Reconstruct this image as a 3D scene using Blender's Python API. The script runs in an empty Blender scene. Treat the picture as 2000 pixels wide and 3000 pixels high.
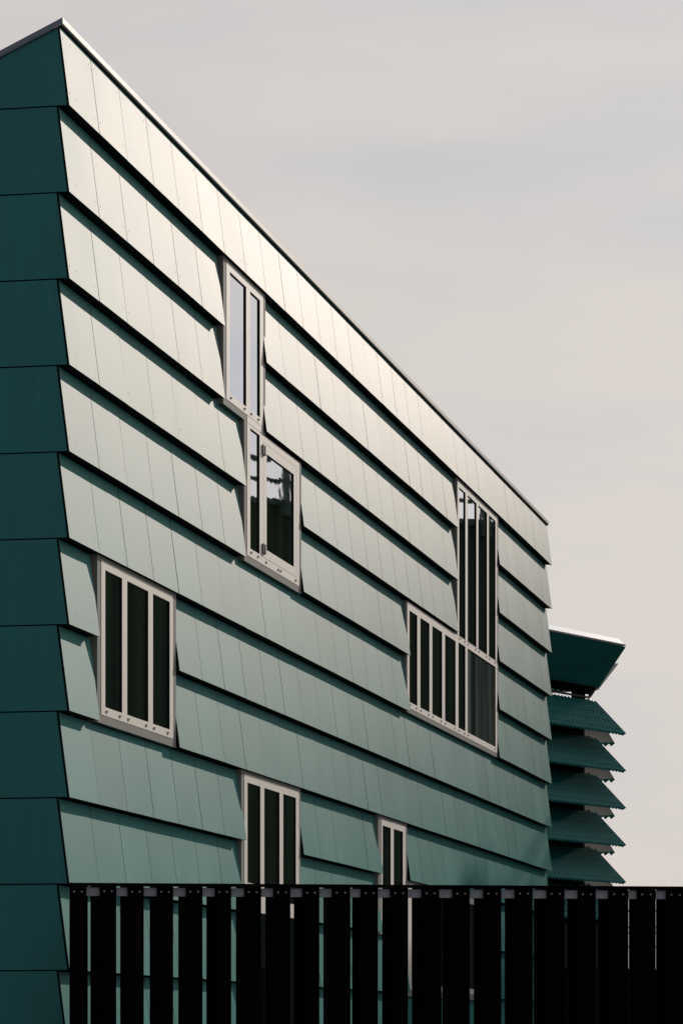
import bpy, bmesh, math, random
from mathutils import Vector, Matrix, noise
random.seed(7)
R = math.radians
# ---------------------------------------------------------------- camera
S = 0.75          # metres per cladding row
G = 13.9          # rows between the eaves level (z = 0 in row units) and the ground
def T(x, y, z): return Vector((x * S, y * S, (z + G) * S))
scene = bpy.context.scene
cam_data = bpy.data.cameras.new("camera")
cam = bpy.data.objects.new("camera", cam_data)
scene.collection.objects.link(cam)
cam.location = T(11.0163, -38.0241, -11.7523)
cam.rotation_euler = (R(90), 0, 0.2027)
cam_data.sensor_fit = 'VERTICAL'
cam_data.sensor_height = 36.0
cam_data.lens = 120.0
cam_data.shift_y = 0.5109
cam_data.clip_start = 0.5
cam_data.clip_end = 5000
scene.camera = cam
scene.render.resolution_x, scene.render.resolution_y = 682, 1024
# ---------------------------------------------------------------- sky and sun
SUN_AZ, SUN_EL = R(12.6), R(18.7)      # azimuth from +Y towards +X
sdir = Vector((math.sin(SUN_AZ) * math.cos(SUN_EL), math.cos(SUN_AZ) * math.cos(SUN_EL), math.sin(SUN_EL)))
world = bpy.data.worlds.new("World"); scene.world = world; world.use_nodes = True
wt = world.node_tree; wt.nodes.clear()
def wn(t, **k):
    n = wt.nodes.new(t)
    for a, b in k.items(): setattr(n, a, b)
    return n
wout = wn('ShaderNodeOutputWorld'); wbg = wn('ShaderNodeBackground'); wbg.inputs['Strength'].default_value = 0.1
sky = wn('ShaderNodeTexSky', sky_type='NISHITA', sun_disc=False)
sky.sun_elevation = SUN_EL; sky.sun_rotation = SUN_AZ; sky.air_density = 1.0; sky.dust_density = 2.5
tc = wn('ShaderNodeTexCoord')
mp = wn('ShaderNodeMapping'); mp.inputs['Scale'].default_value = (3.2, 3.2, 13.0); mp.inputs['Rotation'].default_value = (0.10, 0.16, 0)
nz = wn('ShaderNodeTexNoise'); nz.inputs['Scale'].default_value = 1.5; nz.inputs['Detail'].default_value = 5; nz.inputs['Roughness'].default_value = 0.5
cr = wn('ShaderNodeValToRGB')
cr.color_ramp.elements[0].position = 0.39; cr.color_ramp.elements[0].color = (5.62, 5.70, 6.08, 1)
cr.color_ramp.elements[1].position = 0.60; cr.color_ramp.elements[1].color = (6.85, 6.46, 6.22, 1)
dp = wn('ShaderNodeVectorMath', operation='DOT_PRODUCT'); dp.inputs[1].default_value = sdir
mr = wn('ShaderNodeMapRange'); mr.inputs['From Min'].default_value = -0.6; mr.inputs['From Max'].default_value = 0.97
mr.inputs['To Min'].default_value = 0.26; mr.inputs['To Max'].default_value = 0.975
vm = wn('ShaderNodeVectorMath', operation='SCALE')
mx = wn('ShaderNodeMix', data_type='RGBA'); mx.inputs['Factor'].default_value = 0.965
wt.links.new(tc.outputs['Generated'], mp.inputs['Vector']); wt.links.new(mp.outputs[0], nz.inputs['Vector'])
wt.links.new(nz.outputs['Fac'], cr.inputs[0]); wt.links.new(tc.outputs['Generated'], dp.inputs[0])
wt.links.new(dp.outputs['Value'], mr.inputs['Value']); wt.links.new(cr.outputs[0], vm.inputs[0]); wt.links.new(mr.outputs[0], vm.inputs['Scale'])
wt.links.new(sky.outputs[0], mx.inputs['A']); wt.links.new(vm.outputs[0], mx.inputs['B'])
wt.links.new(mx.outputs['Result'], wbg.inputs['Color']); wt.links.new(wbg.outputs[0], wout.inputs[0])
sun_data = bpy.data.lights.new("sun", 'SUN'); sun_data.energy = 3.2; sun_data.angle = R(0.7); sun_data.color = (1.0, 0.90, 0.80)
sun = bpy.data.objects.new("sun", sun_data); scene.collection.objects.link(sun)
sun.location = (30, 60, 60)
sun.rotation_euler = (-sdir).to_track_quat('-Z', 'Y').to_euler()
scene.view_settings.view_transform = 'Standard'; scene.view_settings.look = 'None'
scene.view_settings.exposure = 0.0; scene.view_settings.gamma = 1.0

# ---------------------------------------------------------------- helpers
class MB:
    """collects shapes in row units and links them as one mesh object"""
    def __init__(s): s.v = []; s.f = []; s.m = []
    def face(s, pts, m=0):
        b = len(s.v); s.v += [tuple(p) for p in pts]; s.f.append(tuple(range(b, b + len(pts)))); s.m.append(m)
    def hexa(s, p, m=0):      # p: 8 points, bottom ring 0-3, top ring 4-7
        b = len(s.v); s.v += [tuple(q) for q in p]
        for q in ((0, 3, 2, 1), (4, 5, 6, 7), (0, 1, 5, 4), (1, 2, 6, 5), (2, 3, 7, 6), (3, 0, 4, 7)):
            s.f.append(tuple(b + i for i in q)); s.m.append(m)
    def box(s, x0, x1, y0, y1, z0, z1, m=0):
        s.hexa([(x0, y0, z0), (x1, y0, z0), (x1, y1, z0), (x0, y1, z0), (x0, y0, z1), (x1, y0, z1), (x1, y1, z1), (x0, y1, z1)], m)
    def obox(s, o, a, b, c, m=0):   # corner o and three edge vectors
        o, a, b, c = Vector(o), Vector(a), Vector(b), Vector(c)
        s.hexa([o, o + a, o + a + b, o + b, o + c, o + a + c, o + a + b + c, o + b + c], m)
    def dome(s, c, n, r, h, m=0, seg=8):
        c, n = Vector(c), Vector(n).normalized(); a = n.orthogonal().normalized(); b = n.cross(a)
        base = len(s.v)
        for k, (rr, hh) in enumerate(((1, 0), (.85, .55), (.45, .9))):
            for i in range(seg):
                t = 2 * math.pi * i / seg
                s.v.append(tuple(c + a * (r * rr * math.cos(t)) + b * (r * rr * math.sin(t)) + n * (h * hh)))
        s.v.append(tuple(c + n * h)); top = len(s.v) - 1
        for k in range(2):
            for i in range(seg):
                j = (i + 1) % seg
                s.f.append((base + k * seg + i, base + k * seg + j, base + (k + 1) * seg + j, base + (k + 1) * seg + i)); s.m.append(m)
        for i in range(seg):
            s.f.append((base + 2 * seg + i, base + 2 * seg + (i + 1) % seg, top)); s.m.append(m)
    def build(s, name, mats, parent=None, smooth=False, recalc=True):
        if not isinstance(mats, (list, tuple)): mats = [mats]
        me = bpy.data.meshes.new(name)
        off = Vector((0, 0, 0)) if parent is None else worldloc(parent)
        me.from_pydata([tuple(T(*p) - off) for p in s.v], [], s.f)
        for m in mats: me.materials.append(m)
        for p, i in zip(me.polygons, s.m): p.material_index = i; p.use_smooth = smooth
        if recalc: bm = bmesh.new(); bm.from_mesh(me); bmesh.ops.recalc_face_normals(bm, faces=bm.faces); bm.to_mesh(me); bm.free()
        o = bpy.data.objects.new(name, me); scene.collection.objects.link(o)
        if parent is not None: o.parent = parent
        return o
def worldloc(o):
    v = Vector(o.location)
    while o.parent is not None: o = o.parent; v += Vector(o.location)
    return v
def thing(name, label, cat, base, group=None):
    o = bpy.data.objects.new(name, None); o.empty_display_size = 0.3; scene.collection.objects.link(o)
    o.location = T(*base); o['label'] = label; o['category'] = cat
    if group: o['group'] = group
    return o

# ---------------------------------------------------------------- materials
def mat(name, col, rough=0.5, metal=0.0, spec=0.5, ior=1.5):
    m = bpy.data.materials.new(name); m.use_nodes = True
    b = m.node_tree.nodes['Principled BSDF']
    b.inputs['Base Color'].default_value = (*col, 1); b.inputs['Roughness'].default_value = rough
    b.inputs['Metallic'].default_value = metal; b.inputs['Specular IOR Level'].default_value = spec; b.inputs['IOR'].default_value = ior
    return m
def add(m, t, **k):
    n = m.node_tree.nodes.new(t)
    for a, b in k.items(): setattr(n, a, b)
    return n
W = 1.2729        # panel width in rows
def panel_mat(name, col, rough, axis, vary=0.05, spec=0.5, streak=0.10, ior=1.5, panel=None):
    """painted fibre-cement board: a slightly different tone on each board, faint vertical streaks"""
    m = mat(name, col, rough, 0, spec, ior); b = m.node_tree.nodes['Principled BSDF']; L = m.node_tree.links.new
    geo = add(m, 'ShaderNodeNewGeometry'); sx = add(m, 'ShaderNodeSeparateXYZ'); L(geo.outputs['Position'], sx.inputs[0])
    fl = []
    for out, size, o in ((axis, (panel or W) * S, 0.0), ('Z', S, (G * S) % S)):
        a = add(m, 'ShaderNodeMath', operation='SUBTRACT'); L(sx.outputs[out], a.inputs[0]); a.inputs[1].default_value = o
        d = add(m, 'ShaderNodeMath', operation='DIVIDE'); L(a.outputs[0], d.inputs[0]); d.inputs[1].default_value = size
        f = add(m, 'ShaderNodeMath', operation='FLOOR'); L(d.outputs[0], f.inputs[0]); fl.append(f)
    cx = add(m, 'ShaderNodeCombineXYZ'); L(fl[0].outputs[0], cx.inputs[0]); L(fl[1].outputs[0], cx.inputs[1])
    wn_ = add(m, 'ShaderNodeTexWhiteNoise', noise_dimensions='3D'); L(cx.outputs[0], wn_.inputs['Vector'])
    mpn = add(m, 'ShaderNodeMapping'); mpn.inputs['Scale'].default_value = (14, 14, 1.2); L(geo.outputs['Position'], mpn.inputs['Vector'])
    n1 = add(m, 'ShaderNodeTexNoise'); n1.inputs['Scale'].default_value = 1.0; n1.inputs['Detail'].default_value = 6; L(mpn.outputs[0], n1.inputs['Vector'])
    n2 = add(m, 'ShaderNodeTexNoise'); n2.inputs['Scale'].default_value = 0.9; n2.inputs['Detail'].default_value = 3; L(geo.outputs['Position'], n2.inputs['Vector'])
    def rng(src, lo, hi, f0=0.0, f1=1.0):
        r = add(m, 'ShaderNodeMapRange'); L(src, r.inputs['Value']); r.inputs['From Min'].default_value = f0; r.inputs['From Max'].default_value = f1
        r.inputs['To Min'].default_value = lo; r.inputs['To Max'].default_value = hi; return r.outputs[0]
    def mul(a, c):
        r = add(m, 'ShaderNodeMath', operation='MULTIPLY'); L(a, r.inputs[0]); L(c, r.inputs[1]); return r.outputs[0]
    k = mul(mul(rng(wn_.outputs['Value'], 1 - vary, 1 + vary), rng(n1.outputs['Fac'], 1 - streak, 1 + streak, .3, .7)), rng(n2.outputs['Fac'], 1 - streak, 1 + streak, .3, .7))
    v = add(m, 'ShaderNodeVectorMath', operation='SCALE'); v.inputs[0].default_value = col; L(k, v.inputs['Scale']); L(v.outputs[0], b.inputs['Base Color'])
    L(rng(n2.outputs['Fac'], rough - .006, rough + .006, .3, .7), b.inputs['Roughness'])
    n3 = add(m, 'ShaderNodeTexNoise'); n3.inputs['Scale'].default_value = 60; n3.inputs['Detail'].default_value = 3; L(geo.outputs['Position'], n3.inputs['Vector'])
    bp = add(m, 'ShaderNodeBump'); bp.inputs['Strength'].default_value = 0.05; bp.inputs['Distance'].default_value = 0.004; L(n3.outputs['Fac'], bp.inputs['Height']); L(bp.outputs[0], b.inputs['Normal'])
    return m
def satin(m, gloss, rough, ior=1.45, dist='MULTI_GGX'):
    """swap the Principled shader for a matt coat under a satin, partly absorbing glaze"""
    nt = m.node_tree; L = nt.links.new; b = nt.nodes['Principled BSDF']; out = nt.nodes['Material Output']
    d = nt.nodes.new('ShaderNodeBsdfDiffuse'); g = nt.nodes.new('ShaderNodeBsdfGlossy'); f = nt.nodes.new('ShaderNodeFresnel'); x = nt.nodes.new('ShaderNodeMixShader')
    g.distribution = dist; gloss = gloss if isinstance(gloss, tuple) else (gloss,) * 3
    g.inputs['Color'].default_value = (*gloss, 1); f.inputs['IOR'].default_value = ior
    if b.inputs['Base Color'].links: L(b.inputs['Base Color'].links[0].from_socket, d.inputs['Color'])
    else: d.inputs['Color'].default_value = b.inputs['Base Color'].default_value
    g.inputs['Roughness'].default_value = rough
    if b.inputs['Roughness'].links: L(b.inputs['Roughness'].links[0].from_socket, g.inputs['Roughness'])
    if b.inputs['Normal'].links:
        for q in (d, g): L(b.inputs['Normal'].links[0].from_socket, q.inputs['Normal'])
    L(f.outputs[0], x.inputs[0]); L(d.outputs[0], x.inputs[1]); L(g.outputs[0], x.inputs[2]); L(x.outputs[0], out.inputs['Surface'])
    nt.nodes.remove(b)
    return m
M_clad = panel_mat('cladding board', (0.038, 0.300, 0.280), 0.538, 'Y', 0.06, 0.42, 0.045); satin(M_clad, (.212, .194, .193), .5, 1.62, dist='BECKMANN')
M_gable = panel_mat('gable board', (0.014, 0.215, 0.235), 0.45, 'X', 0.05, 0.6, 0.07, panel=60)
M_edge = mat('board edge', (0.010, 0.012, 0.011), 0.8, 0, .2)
M_core = mat('building membrane', (0.006, 0.007, 0.007), 0.9, 0, .1)
M_screw = mat('screw steel', (0.5, 0.52, 0.5), 0.5, 0.2)
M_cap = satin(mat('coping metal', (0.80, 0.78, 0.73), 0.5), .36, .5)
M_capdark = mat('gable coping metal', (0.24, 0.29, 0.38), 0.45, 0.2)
M_frame = satin(mat('window frame paint', (0.84, 0.79, 0.71), 0.5), .60, .6)
M_trim = satin(mat('window surround metal', (0.36, 0.355, 0.33), 0.5), .22, .6)
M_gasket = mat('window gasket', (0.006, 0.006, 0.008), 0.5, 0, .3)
M_hinge = mat('hinge steel', (0.12, 0.125, 0.13), 0.4, 0.6)
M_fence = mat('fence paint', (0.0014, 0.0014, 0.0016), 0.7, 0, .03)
M_galv = mat('galvanised steel', (0.42, 0.45, 0.52), 0.7, 0.0)
M_bolt = mat('bolt steel', (0.32, 0.32, 0.31), 0.5, 0.2)
M_wall = mat('dark boundary wall', (0.008, 0.008, 0.008), 0.9, 0, .1)
# glazing: dark room behind a strongly reflecting, slightly wavy pane
def glass(name, body, wav, refl=2.05):
    m = bpy.data.materials.new(name); m.use_nodes = True; nt = m.node_tree; nt.nodes.clear(); L = nt.links.new
    out = nt.nodes.new('ShaderNodeOutputMaterial'); mix = nt.nodes.new('ShaderNodeMixShader'); d = nt.nodes.new('ShaderNodeBsdfDiffuse'); g = nt.nodes.new('ShaderNodeBsdfGlossy')
    g.inputs['Roughness'].default_value = 0.015; g.inputs['Color'].default_value = (.83, .885, 1.0, 1)
    tcn = nt.nodes.new('ShaderNodeNewGeometry'); mpn = nt.nodes.new('ShaderNodeMapping'); mpn.inputs['Scale'].default_value = (1, .8, 1.1); L(tcn.outputs['Position'], mpn.inputs['Vector'])
    n = nt.nodes.new('ShaderNodeTexNoise'); n.inputs['Scale'].default_value = 2.2; n.inputs['Detail'].default_value = 2; L(mpn.outputs[0], n.inputs['Vector'])
    bp = nt.nodes.new('ShaderNodeBump'); bp.inputs['Strength'].default_value = 1.0; bp.inputs['Distance'].default_value = wav; L(n.outputs['Fac'], bp.inputs['Height'])
    L(bp.outputs[0], g.inputs['Normal'])
    n2 = nt.nodes.new('ShaderNodeTexNoise'); n2.inputs['Scale'].default_value = 1.6; mp2 = nt.nodes.new('ShaderNodeMapping'); mp2.inputs['Scale'].default_value = (1, 1.6, .10); L(tcn.outputs['Position'], mp2.inputs['Vector']); L(mp2.outputs[0], n2.inputs['Vector'])
    rp = nt.nodes.new('ShaderNodeValToRGB'); rp.color_ramp.elements[0].position = .40; rp.color_ramp.elements[1].position = .68; rp.color_ramp.elements[0].color = (*[c * .5 for c in body], 1); rp.color_ramp.elements[1].color = (*[c * 4 + .006 for c in body], 1); L(n2.outputs['Fac'], rp.inputs[0]); L(rp.outputs[0], d.inputs['Color'])
    fr = nt.nodes.new('ShaderNodeFresnel'); fr.inputs['IOR'].default_value = 4.0
    mm = nt.nodes.new('ShaderNodeMath'); mm.operation = 'MULTIPLY'; mm.inputs[1].default_value = refl; mm.use_clamp = True; L(fr.outputs[0], mm.inputs[0])
    L(mm.outputs[0], mix.inputs[0]); L(d.outputs[0], mix.inputs[1]); L(g.outputs[0], mix.inputs[2]); L(mix.outputs[0], out.inputs[0])
    return m
M_net = glass('glass before a net curtain', (0.050, 0.066, 0.060), 0.0009, 1.1)
M_glass = glass('window glass', (0.010, 0.020, 0.008), 0.0009)

# ---------------------------------------------------------------- ground
gm = mat('yard paving', (0.045, 0.045, 0.047), 0.9, 0, .2)
n = add(gm, 'ShaderNodeTexNoise'); n.inputs['Scale'].default_value = 3; n.inputs['Detail'].default_value = 8
rp = add(gm, 'ShaderNodeValToRGB'); rp.color_ramp.elements[0].color = (.12, .118, .115, 1); rp.color_ramp.elements[1].color = (.19, .185, .18, 1)
gm.node_tree.links.new(n.outputs['Fac'], rp.inputs[0]); gm.node_tree.links.new(rp.outputs[0], gm.node_tree.nodes['Principled BSDF'].inputs['Base Color'])
g = MB(); g.face([(-1500, -1500, -G), (1500, -1500, -G), (1500, 1500, -G), (-1500, 1500, -G)])
go = g.build('ground', gm); go['kind'] = 'structure'

# ---------------------------------------------------------------- main building
P, TH = 0.13, 0.018
N = 31; YE = N * W
bld = thing('clad_building', 'large building clad in overlapping pale green boards that fills the left of the photo', 'building', (-6, YE / 2, -G))
GW = 15.0         # gable width
SL = 0.452        # slope of the gable top
# dark body behind the cladding, its top following the single pitch of the roof
b = MB(); xb, z0 = -P - .05, -.10
b.hexa([(-GW, .06, -G), (xb, .06, -G), (xb, YE - .06, -G), (-GW, YE - .06, -G),
        (-GW, .06, z0 - SL * (GW + xb)), (xb, .06, z0), (xb, YE - .06, z0), (-GW, YE - .06, z0 - SL * (GW + xb))])
b.build('wall', M_core, bld)
# window openings: (n0, n1, row0, row1)  -> the opening spans rows row0+1 .. row1
OPEN = [(1, 4, 6, 8), (6, 8, 1, 3), (7, 10, 3, 5), (21, 25, 1, 4), (17, 25, 4, 6), (7, 10, 8, 14), (15, 17, 8, 10), (17, 23, 9, 11)]
def covered(n, k):     # board n (0..30) in row k (1..13)
    return any(a <= n < c and r0 < k <= r1 for a, c, r0, r1 in OPEN)
seg_count = 0
for k in range(1, 14):
    n = 0
    while n < N:
        if covered(n, k): n += 1; continue
        e = n
        while e < N and not covered(e, k): e += 1
        # boards n..e-1 of row k form one strip of cladding
        mb = MB(); zt = -(k - 1) - .018 if k > 1 else -.085; zb = -k
        xt = -P * (zt - zb) if True else 0
        for i in range(n, e):
            g0 = .008; y0, y1 = i * W + g0, (i + 1) * W - g0
            if i == 0: y0 = -.014
            elif i == n: y0 = i * W + .035
            if i == N - 1: y1 = YE
            elif i == e - 1: y1 = (i + 1) * W + .012
            j0, j1 = random.uniform(-.0022, .0022), random.uniform(-.0022, .0022)
            tj = random.uniform(-.0022, .0022); bz = random.uniform(-.0012, .0012)
            pts = []
            for z, x, jj in ((zb + bz, 0, 1), (zt, xt, .4)):
                pts.append([(x - TH, y0, z), (x + j0 * jj, y0, z), (x + j1 * jj, y1, z), (x - TH, y1, z)])
            q = pts[0] + pts[1]
            base = len(mb.v); mb.v += q
            for fi, f in enumerate(((0, 3, 2, 1), (4, 5, 6, 7), (0, 1, 5, 4), (1, 2, 6, 5), (2, 3, 7, 6), (3, 0, 4, 7))):
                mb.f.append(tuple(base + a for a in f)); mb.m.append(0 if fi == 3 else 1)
            # screws near the lower edge, and near the upper edge of the top row
            ys = [y0 + .11, y1 - .11]
            if i == 0: ys = [y0 + .09, y0 + .38, y1 - .11]
            for yy in ys:
                for dz in ((.16,) if k > 1 else (.16, .80)):
                    mb.dome((-P * dz + .001, yy, zb + dz), (1, 0, P), .0085, .003, 2, 6)
        strip = mb.build('cladding_row', [M_clad, M_edge, M_screw], bld)
        so = MB()
        ya, yb = n * W + (.02 if n else .0), e * W - (.0 if e < N else .01)
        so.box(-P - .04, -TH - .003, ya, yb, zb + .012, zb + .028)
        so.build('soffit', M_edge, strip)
        n = e
# closing pieces behind the rows at the far end
# gable boards: flat, their right edges follow the zigzag profile
gp_y0, gp_y1 = -.006, .03
for k in range(1, 15):
    mb = MB(); zt = -(k - 1) - .012; zb = -k + .004 if k < 14 else -G
    x_t = -P * (1 - .012) - TH - .012; x_b = -TH - .012 - .0
    if k == 14: x_b = -P * .1 - TH - .012; zt = -13.012
    pts = []
    def roofz(x): return -.103 + SL * (x - (-P - TH))
    poly = [(x_b, zb), (x_t, zt)]
    if k == 1: poly = [(x_b, zb), (-P * (1 - .13) - TH - .012, roofz(-P - TH))]
    # left end: the sloping roof line or the far side of the gable
    xl_top = -P - TH + (zt + .103) / SL; xl_bot = -P - TH + (zb + .103) / SL
    if k == 1: poly += [(xl_bot, zb)]
    elif xl_top < -GW: poly += [(-GW, zt), (-GW, zb)]
    elif xl_bot < -GW: poly += [(xl_top, zt), (-GW, roofz(-GW)), (-GW, zb)]
    else: poly += [(xl_top, zt), (xl_bot, zb)]
    base = len(mb.v); m_ = len(poly)
    mb.v += [(x, gp_y0, z) for x, z in poly] + [(x, gp_y1, z) for x, z in poly]
    mb.f.append(tuple(range(m_))); mb.m.append(0); mb.f.append(tuple(reversed(range(m_, 2 * m_)))); mb.m.append(1)
    for i in range(m_):
        j = (i + 1) % m_; mb.f.append((i, j, m_ + j, m_ + i)); mb.m.append(1)
    mb.build('gable_board', [M_gable, M_edge], bld)
# coping along the long eaves and up the gable
cp = MB()
xi, xo = -P - .06, -P + .055
cp.hexa([(xi, -.03, -.11), (xo, -.03, -.058), (xo, YE + .04, -.058), (xi, YE + .04, -.11), (xi, -.03, -.043), (xo, -.03, .0085), (xo, YE + .04, .0085), (xi, YE + .04, -.043)])
cp.box(-P - .06, -P + .035, -.018, YE + .02, -.084, -.0585, 1)
cp.build('coping', [M_cap, M_edge], bld)
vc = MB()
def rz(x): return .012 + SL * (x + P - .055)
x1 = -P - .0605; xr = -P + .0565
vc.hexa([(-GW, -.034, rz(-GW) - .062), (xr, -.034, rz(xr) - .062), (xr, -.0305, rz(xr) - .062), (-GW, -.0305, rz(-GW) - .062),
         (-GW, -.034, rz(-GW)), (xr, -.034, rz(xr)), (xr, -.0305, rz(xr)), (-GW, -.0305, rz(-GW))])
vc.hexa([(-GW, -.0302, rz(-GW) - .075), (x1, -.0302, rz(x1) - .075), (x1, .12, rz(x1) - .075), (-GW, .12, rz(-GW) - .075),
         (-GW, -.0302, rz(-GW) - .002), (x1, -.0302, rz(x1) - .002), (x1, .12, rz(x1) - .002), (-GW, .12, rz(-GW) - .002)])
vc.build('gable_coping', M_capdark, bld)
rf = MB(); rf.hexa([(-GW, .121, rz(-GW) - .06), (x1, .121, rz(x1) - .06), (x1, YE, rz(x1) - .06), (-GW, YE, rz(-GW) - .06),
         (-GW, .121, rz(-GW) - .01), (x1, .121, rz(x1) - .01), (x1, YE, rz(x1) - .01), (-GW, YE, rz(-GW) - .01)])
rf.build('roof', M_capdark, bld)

# ---------------------------------------------------------------- windows
XF = -.05; REC = .020
def make_window(outer, frame, panes, extra=None, caps=None, label=None, sash=None):
    """outer / frame: list of rectangles (n0, n1, z_top, z_bottom) joined into one outline; panes: glass rectangles"""
    w = MB()
    # plain box carrying the window, its near side showing as the dark reveal
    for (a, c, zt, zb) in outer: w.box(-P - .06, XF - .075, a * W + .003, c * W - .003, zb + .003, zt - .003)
    holes = [(p[0] * W, p[1] * W, p[2], p[3]) for p in panes]
    # the frame sheet is cut into a grid of cells; cells outside the outline or inside a pane are left out
    def sheet(rects, holes, x0, x1, mbx, m=0):
        R_ = [(r[0] * W, r[1] * W, r[2], r[3]) for r in rects]
        ys = sorted({round(v, 5) for r in R_ + holes for v in r[:2]}); zs = sorted({round(v, 5) for r in R_ + holes for v in r[2:]})
        def inside(y, z): return any(r[0] < y < r[1] and r[3] < z < r[2] for r in R_) and not any(h[0] < y < h[1] and h[3] < z < h[2] for h in holes)
        cell = {}
        for i in range(len(ys) - 1):
            for j in range(len(zs) - 1): cell[i, j] = inside((ys[i] + ys[i + 1]) / 2, (zs[j] + zs[j + 1]) / 2)
        for (i, j), on in cell.items():
            if not on: continue
            y0, y1, z0, z1 = ys[i], ys[i + 1], zs[j], zs[j + 1]
            mbx.face([(x1, y0, z0), (x1, y1, z0), (x1, y1, z1), (x1, y0, z1)], m)
            if not cell.get((i - 1, j)): mbx.face([(x0, y0, z0), (x1, y0, z0), (x1, y0, z1), (x0, y0, z1)], m + 1)
            if not cell.get((i + 1, j)): mbx.face([(x0, y1, z0), (x1, y1, z0), (x1, y1, z1), (x0, y1, z1)], m + 1)
            if not cell.get((i, j - 1)): mbx.face([(x0, y0, z0), (x1, y0, z0), (x1, y1, z0), (x0, y1, z0)], m + 1)
            if not cell.get((i, j + 1)): mbx.face([(x0, y0, z1), (x1, y0, z1), (x1, y1, z1), (x0, y1, z1)], m + 1)
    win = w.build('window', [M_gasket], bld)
    t = MB(); fr_holes = [(r[0] * W, r[1] * W, r[2], r[3]) for r in frame]
    sheet(outer, fr_holes, XF - .074, XF, t)
    # the near side of the surround turns back to the wall
    for (a, c, zt, zb) in outer: t.box(-P - .055, XF - .0745, a * W - .002, a * W + .0025, zb, zt, 1)
    t.build('surround', [M_trim, M_trim], win, recalc=False)
    f = MB()
    fr = [(a + .003 / W, c - .003 / W, zt - .003, zb + .003) for a, c, zt, zb in frame]
    sheet(fr, holes, XF - .070, XF + .004, f)
    if sash:
        a, c, zt, zb = sash; e = .008
        for r in ((a * W, a * W + e, zb, zt), (c * W, c * W + e, zb, zt), (a * W, c * W, zt, zt + .007), (a * W, c * W, zb - .007, zb)):
            f.box(XF + .0035, XF + .0052, *r, 2)
    f.build('frame', [M_frame, M_gasket, M_gasket], win, recalc=False)
    for (a, c, zt, zb) in panes:
        p = MB(); x = XF + .002 - REC
        p.box(x - .006, x, a * W - .01, c * W + .01, zb - .01, zt + .01)
        # black rubber set round the glass, seen along the far side and the head
        q = MB()
        for r in ((c * W - .012, c * W - .001, zb, zt), (a * W, c * W - .0125, zt - .008, zt - .001)): q.box(x + .001, XF - .001, *r)
        po = p.build('pane', M_net if (c - a) > 2.2 and zt > -5 else M_glass, win)
        q.build('gasket', M_gasket, win)
    # drip caps under each pane
    for (a, c, zt, zb) in (caps if caps is not None else panes):
        for yy in (a * W + .06, c * W - .10):
            cb = MB(); zc = zb - .05; x = XF + .0045
            cb.hexa([(x, yy - .030, zc - .018), (x, yy + .030, zc - .018), (x + .001, yy + .030, zc - .018), (x + .001, yy - .03, zc - .018),
                     (x, yy - .025, zc + .018), (x, yy + .025, zc + .018), (x + .018, yy + .02, zc + .010), (x + .018, yy - .02, zc + .010)])
            cb.box(x, x + .002, yy - .045, yy - .005, zc - .030, zc + .004, 1)
            cb.build('drip_cap', [M_frame, M_gasket], win)
    return win
# three-light window low on the left
make_window([(1.058, 4.025, -6.0, -8.008)], [(1.185, 3.895, -6.045, -7.908)],
            [(1.325, 1.929, -6.148, -7.80), (2.115, 2.909, -6.148, -7.80), (3.091, 3.757, -6.148, -7.80)])
# stepped window in two storeys with the hinged light
w2 = make_window([(6.085, 8.12, -1.0, -3.045), (7.07, 10.042, -3.045, -5.037)], [(6.215, 7.995, -1.035, -2.952), (7.197, 7.995, -2.952, -3.055), (7.197, 9.917, -3.055, -4.94)],
            [(6.371, 7.151, -1.148, -2.842), (7.348, 7.831, -1.152, -2.842), (7.352, 7.813, -3.102, -4.818), (8.173, 9.612, -3.298, -4.694)],
            caps=[(6.371, 7.151, 0, -2.842), (7.348, 7.831, 0, -2.842), (7.352, 7.813, 0, -4.818), (8.1, 8.85, 0, -4.83), (8.85, 9.80, 0, -4.83)], sash=(8.003, 9.758, -3.165, -4.822))
for zc in (-3.27, -4.70):
    h = MB()
    h.box(XF + .004, XF + .030, 8.0 * W - .075, 8.0 * W - .015, zc - .075, zc + .06)
    h.box(XF + .004, XF + .040, 8.0 * W + .000, 8.0 * W + .055, zc - .085, zc + .055)
    h.box(XF + .004, XF + .022, 8.0 * W - .0145, 8.0 * W - .0005, zc - .06, zc + .04)
    h.build('hinge', M_hinge, w2)
# big stepped window on the right
make_window([(21.10, 25.085, -1.0, -4.035), (16.93, 25.085, -4.035, -6.008)], [(21.135, 24.955, -1.045, -4.04), (16.985, 24.955, -4.04, -5.925)],
            [(21.280, 21.853, -1.155, -4.028), (22.06, 22.888, -1.155, -4.028), (23.077, 23.925, -1.155, -4.028), (24.108, 24.786, -1.155, -4.028),
             (17.133, 17.744, -4.182, -5.812), (17.982, 18.72, -4.182, -5.812), (18.957, 19.782, -4.182, -5.812), (20.03, 20.958, -4.182, -5.812),
             (21.217, 21.85, -4.162, -5.812), (22.056, 24.784, -4.162, -5.812)])
# window with a door below, behind the fence
make_window([(6.93, 10.0, -8.0, -13.7)], [(7.06, 9.904, -8.045, -13.68)],
            [(7.215, 7.853, -8.165, -9.585), (8.052, 8.845, -8.165, -9.70), (9.04, 9.73, -8.165, -9.78), (7.215, 9.74, -9.99, -13.6)], caps=[])
# narrow two-light window, and the low window beside it
make_window([(14.86, 16.958, -8.0, -10.03)], [(15.06, 16.83, -8.045, -9.93)], [(15.158, 15.735, -8.165, -9.815), (15.955, 16.635, -8.165, -9.815)])
make_window([(16.965, 23.04, -9.0, -11.06)], [(17.03, 22.92, -9.045, -10.95)],
            [(17.30, 18.60, -9.165, -10.84), (18.80, 20.10, -9.165, -10.84), (20.30, 21.50, -9.165, -10.84), (21.7, 22.78, -9.165, -10.84)])

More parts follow.
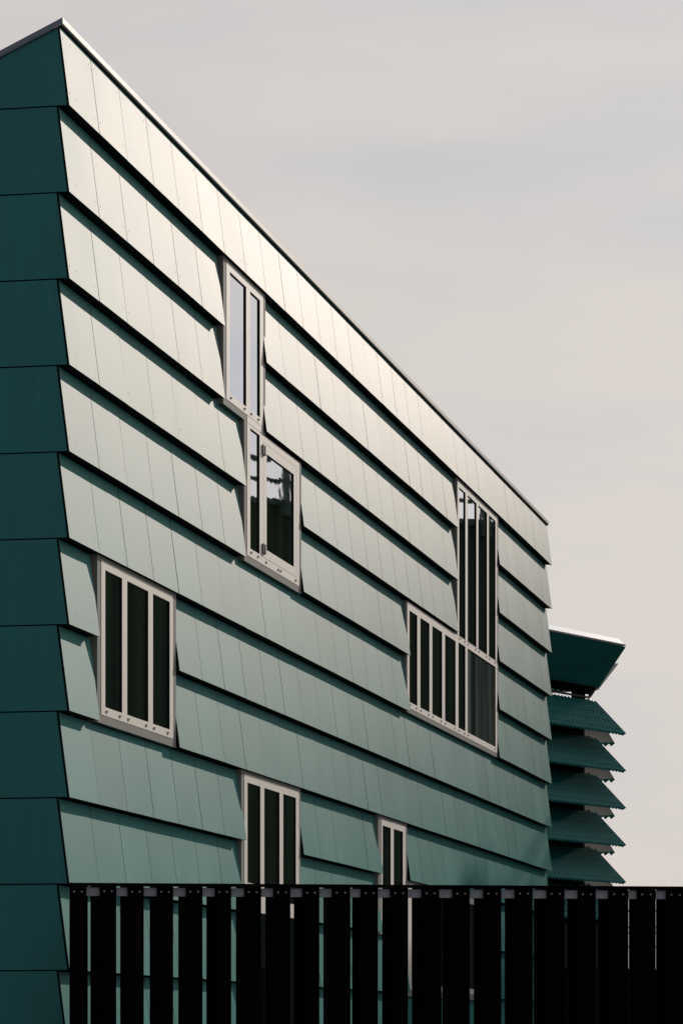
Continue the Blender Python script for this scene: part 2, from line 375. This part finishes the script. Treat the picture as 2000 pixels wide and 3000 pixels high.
# ---------------------------------------------------------------- louvred tower
M_corr = satin(mat('corrugated steel', (0.020, 0.20, 0.20), 0.3), (.80, 1.0, .96), .38, 1.32)
M_liner = mat('louvre liner', (0.36, 0.355, 0.35), 0.6, 0.0)
M_steel = mat('tower steel', (0.16, 0.15, 0.145), 0.5, 0.3)
M_flash = mat('roof flashing', (0.55, 0.57, 0.61), 0.45, 0.35)
M_dark = mat('tower core', (0.004, 0.004, 0.005), 0.9, 0, .1)
B = Vector((-3.281, 71.337, -0.868))
U = Vector((.365, .931, 0)).normalized(); V = Vector((.931, -.365, 0)).normalized(); K = Vector((0, 0, 1))
LT = 9.0
tower = thing('louvred_tower', 'dark teal corrugated louvre tower with flared top, behind the building at right', 'tower', tuple(B - U * LT / 2 - V * 2.5) [:2] + (-G,))
def corrugated(name, o, along, length, drop, nrm, parent, pitch=.22, amp=.050, screws=(.12, .38, .64, .88)):
    """sheet whose top edge starts at o and runs along; the waves run down the drop vector"""
    o, along, drop, nrm = Vector(o), Vector(along).normalized(), Vector(drop), Vector(nrm).normalized()
    mb = MB(); seg = 12; cnt = int(length / pitch) * seg; th = .010
    rows = 2
    for side in (0, 1):
        base = len(mb.v)
        for i in range(cnt + 1):
            s = i * pitch / seg; h = amp * math.cos(2 * math.pi * i / seg)
            for j in range(rows):
                mb.v.append(tuple(o + along * s + drop * (j / (rows - 1)) + nrm * (h - side * th)))
        for i in range(cnt):
            a = base + i * 2; q = (a, a + 1, a + 3, a + 2); mb.f.append(q[::-1] if (drop.cross(along).dot(nrm) < 0) != (side == 1) else q); mb.m.append(0)
    half = (cnt + 1) * 2
    def rim(*ids): mb.face([mb.v[q] for q in ids])      # own vertices, so the sheet's shading stays even up to its edge
    for i in range(cnt):
        for j in (0, 1): rim(i * 2 + j, i * 2 + 2 + j, half + i * 2 + 2 + j, half + i * 2 + j)
    for i in (0, cnt): rim(i * 2, i * 2 + 1, half + i * 2 + 1, half + i * 2)
    for i in range(1, int(length / pitch)):
        for t in screws: mb.dome(o + along * (i * pitch) + drop * t + nrm * (amp + .001), nrm, .022, .020, 1, 6)
    me_o = mb.build(name, [M_corr, M_edge], parent, smooth=True, recalc=False)
    return me_o
p_, q_, qt = 1.27, 1.26, 1.60
D_dn = V * p_ - K * q_; n_dn = (V * q_ + K * p_).normalized()
D_up = V * p_ + K * qt; n_up = (V * qt - K * p_).normalized()
pB, qB = 1.9, 1.38
for i in range(6):
    o = B - K * (1.19 * i + .0) + D_dn * .06
    lv = corrugated('louvre', o + D_dn * .06, -U, LT, D_dn * .88, n_dn, tower)
    # flat steel strip closing the end of the sheet and the rafter below it
    e = MB(); e.obox(B - K * 1.19 * i - n_dn * .10 - U * .06, D_dn * .96, U * .05, n_dn * .05); e.build('end_plate', M_steel, lv)
    # louvres on the side that faces away
    D2 = U * pB - K * qB; n2 = (U * qB + K * pB).normalized()
    l2 = corrugated('louvre', B - K * 1.19 * i + D2 * .06 - V * .15, -V, 5.0, D2 * .94, n2, tower, screws=())
    ln = MB(); ln.obox(B - K * 1.19 * i - n2 * .06 - V * 5.0, D2 * .90, V * 4.93, -n2 * .03); ln.obox(B - K * 1.19 * i + n2 * .05 - V * 5.0 + D2 * .1, D2 * .80, V * 4.8, n2 * .03); ln.build('liner', M_liner, l2)  # upper panel is unseen, added to bounce grey light onto the liner above
# flared top
fo = B + D_up * .20
fl = corrugated('flared_top', fo, -U, LT, D_up * .78, n_up, tower, screws=(.05, .35, .65))
D2u = U * pB + K * 1.35; n2u = (U * 1.35 - K * pB).normalized()
f2 = corrugated('flared_top', B + D2u * .27 - V * .15, -V, 5.0, D2u * .70, n2u, tower, screws=())
ln = MB(); ln.obox(B - V * 5.0 + n2u * .045 + D2u * .25, D2u * .72, V * 4.99, n2u * .03); ln.build('liner', M_liner, f2)
ln = MB(); ln.obox(B - U * LT - n_up * .09 + D_up * .02, D_up * .97, U * (LT - .03), -n_up * .03); ln.build('liner', M_dark, fl)
ep = MB(); ep.obox(B - U * .03, D_up * .24, U * .06, n_up * -.09); ep.build('end_plate', M_steel, fl)
# light flashing folded over the head of the flared top
ct = MB(); top = B + D_up * .985
ct.obox(top - U * LT, U * LT, K * .05, V * .03)
ct.obox(top - U * LT + K * .0505, U * LT, V * -.235 + K * .20, K * -.012 - V * .010)
ct2 = MB()
for i in range(int(LT / .16)): ct.dome(top - U * (.08 + i * .16) + K * .028 + V * .031, V, .014, .006, 1, 6)
ct.build('flashing', [M_flash, M_steel], tower)
# waist frame: beam, corner post, dark core above and below
wb = MB()
wb.obox(B - U * LT - K * .035 - V * .06, U * (LT - .02), V * .06, K * .06)
wb.build('waist_beam', M_steel, tower)
cr_ = MB()
cr_.obox(B - U * LT - V * 4.9 - K * (G - .868), U * (LT - .12), V * 4.75, K * (G - .868 - .28))
cr_.obox(B - U * 1.0 - V * .15 - K * .27, U * .8, V * .07, K * .70)
cr_.build('core', M_dark, tower)
ur = MB(); ur.obox(B - U * LT - V * 4.9 + K * .42, U * (LT - .1), V * 4.7, K * 1.1); ur.build('core', M_dark, tower)
tg = MB(); zlo = -G
tg.obox(Vector((B.x, B.y, -G)) - U * LT + V * .05, U * (LT + .8), V * .03, K * (5.7)); tg.build('ground_floor_glazing', M_glass, tower)
sl_ = MB(); sl_.obox(Vector((B.x, B.y, -8.18)) - U * LT, U * (LT + .9), V * .35, K * .22); sl_.build('floor_slab', M_dark, tower)

# ---------------------------------------------------------------- fence of staggered boards
fence = thing('board_fence', 'black fence of upright boards bolted to a pale steel rail before the clad building', 'fence', (3.6, .26, -G))
F0 = Vector((0.264, -0.929, 0)); FD = Vector((.9422, .3352, 0)).normalized(); FN = Vector((-.3352, .9422, 0)).normalized()   # FN points away from the camera
BL = [[0.189, 0.339], [0.526, 0.654], [0.837, 0.985], [1.17, 1.313], [1.502, 1.643], [1.829, 1.978], [2.17, 2.309], [2.504, 2.642], [2.836, 2.979], [3.187, 3.313], [3.509, 3.652], [3.854, 4.013], [4.217, 4.371], [4.571, 4.731], [4.937, 5.097], [5.303, 5.469], [5.675, 5.833], [6.041, 6.192], [6.425, 6.528], [6.746, 6.87], [7.09, 7.215], [7.43, 7.56], [7.77, 7.9], [8.11, 8.24], [8.45, 8.58]]
SLT = [[0.221, 0.245], [0.522, 0.582], [0.836, 0.918], [1.176, 1.243], [1.506, 1.564], [1.846, 1.902], [2.186, 2.239], [2.519, 2.567], [2.853, 2.906], [3.223, 3.239], [3.53, 3.586], [3.876, 3.932], [4.28, 4.286], [4.602, 4.653], [4.964, 5.015], [5.334, 5.377], [5.708, 5.748], [6.075, 6.113], [6.461, 6.474], [6.784, 6.796], [7.13, 7.15], [7.47, 7.49], [7.81, 7.83], [8.15, 8.17], [8.49, 8.51]]
fb = [[0.0, BL[0][0]]] + [[BL[i][1], BL[i + 1][0]] for i in range(len(BL) - 1)]
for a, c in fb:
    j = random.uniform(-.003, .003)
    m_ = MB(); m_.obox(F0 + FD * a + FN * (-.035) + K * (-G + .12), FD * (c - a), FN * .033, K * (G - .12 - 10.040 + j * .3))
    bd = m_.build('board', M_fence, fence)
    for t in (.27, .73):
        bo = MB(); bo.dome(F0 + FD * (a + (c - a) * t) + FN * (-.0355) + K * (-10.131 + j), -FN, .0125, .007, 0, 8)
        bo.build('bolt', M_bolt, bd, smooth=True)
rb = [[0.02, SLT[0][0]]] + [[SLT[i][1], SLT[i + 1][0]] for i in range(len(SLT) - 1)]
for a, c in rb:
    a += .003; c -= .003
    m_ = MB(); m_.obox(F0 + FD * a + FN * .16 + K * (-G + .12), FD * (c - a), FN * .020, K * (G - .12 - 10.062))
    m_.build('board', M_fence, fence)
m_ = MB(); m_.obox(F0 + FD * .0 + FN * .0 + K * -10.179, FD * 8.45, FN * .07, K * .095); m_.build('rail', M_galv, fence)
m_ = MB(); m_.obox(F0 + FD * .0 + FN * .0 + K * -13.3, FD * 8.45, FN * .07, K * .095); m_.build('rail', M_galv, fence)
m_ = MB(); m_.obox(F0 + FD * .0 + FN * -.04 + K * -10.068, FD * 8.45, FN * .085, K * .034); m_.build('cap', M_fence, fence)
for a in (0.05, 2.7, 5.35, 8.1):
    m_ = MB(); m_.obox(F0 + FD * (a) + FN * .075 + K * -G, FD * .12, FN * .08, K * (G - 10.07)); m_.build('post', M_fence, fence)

# ---------------------------------------------------------------- low dark wall behind the fence, and the far railing
wl = MB(); a = Vector((2.75, 22.0, 0)); c = Vector((6.4, 27.6, 0)); dd = (c - a); nn_ = Vector((dd.y, -dd.x, 0)).normalized()
wl.obox(a + K * -G, dd, nn_ * -.25, K * (G - 10.60)); wl.obox(a - dd * .01 + nn_ * .04 + K * -10.599, dd * 1.02, nn_ * -.33, K * .05)
wo = wl.build('boundary_wall', M_wall); wo['label'] = 'low black wall seen through the fence gaps at the lower right'; wo['category'] = 'wall'
rl = thing('handrail', 'thin dark railing far behind the fence seen through its last right hand gaps', 'railing', (0.3, 61.8, -G))
r0 = Vector((-1.7, 61.46, 0)); r1 = Vector((2.6, 62.3, 0)); rd = r1 - r0; rn = Vector((rd.y, -rd.x, 0)).normalized()
for z in (-8.14, -8.62, -8.78, -9.2): m_ = MB(); m_.obox(r0 + K * z, rd, rn * .04, K * .05); m_.build('rail', M_steel, rl)
for t in (0, .25, .5, .75, 1.0): m_ = MB(); m_.obox(r0 + rd * t + K * -G + rn * .045, rd.normalized() * .06, rn * .05, K * (G - 8.1)); m_.build('post', M_steel, rl)

# ---------------------------------------------------------------- neighbouring block across the yard (mirrored in the windows, shades the far end)
M_nb = mat('neighbour cladding', (0.030, 0.046, 0.030), 0.8, 0, .2)
M_nbg = mat('neighbour green steel', (0.06, 0.10, 0.07), 0.5, 0, .4)
nb = thing('neighbour_block', 'dark green block with rooftop railings reflected in the window panes', 'building', (25, 82, -G))
ZT = 6.75; N0 = Vector((4.9, 88.5, 0)); E1 = Vector((.7071, -.7071, 0)); E2 = Vector((.7071, .7071, 0))
m_ = MB(); m_.obox(N0 - K * G, E1 * 44, E2 * 20, K * (G + ZT)); m_.build('wall', M_nb, nb)
m_ = MB(); m_.obox(N0 + K * (ZT + .002) - E2 * .12, E1 * 44, E2 * 20, K * .2); m_.build('parapet', M_nbg, nb)
m_ = MB()
for i in range(11): m_.obox(N0 + E1 * (8.8 + i * .36) + E2 * .3 + K * (ZT + .205), E1 * .17, E2 * .3, K * (2.0 + 1.3 * abs(math.sin(i * 2.4))))
for z in (.3, 1.5): m_.obox(N0 + E1 * 8.7 + E2 * .62 + K * (ZT + z), E1 * 4.0, E2 * .1, K * .25)
m_.build('added_shade_screen', M_nb, nb)  # rooftop slats added to cast soft shade on the far facade
for z in (ZT + .80, ZT + 1.55): m_ = MB(); m_.obox(N0 + K * z, E1 * 44, E2 * .16, K * .15); m_.build('handrail', M_nbg, nb)
for t in (.1, 5.4, 13.9, 22, 30, 38): m_ = MB(); m_.obox(N0 + E1 * t - E2 * .35 + K * (ZT - .4), E1 * .4, E2 * .2, K * 3.6); m_.build('post', M_nbg, nb)
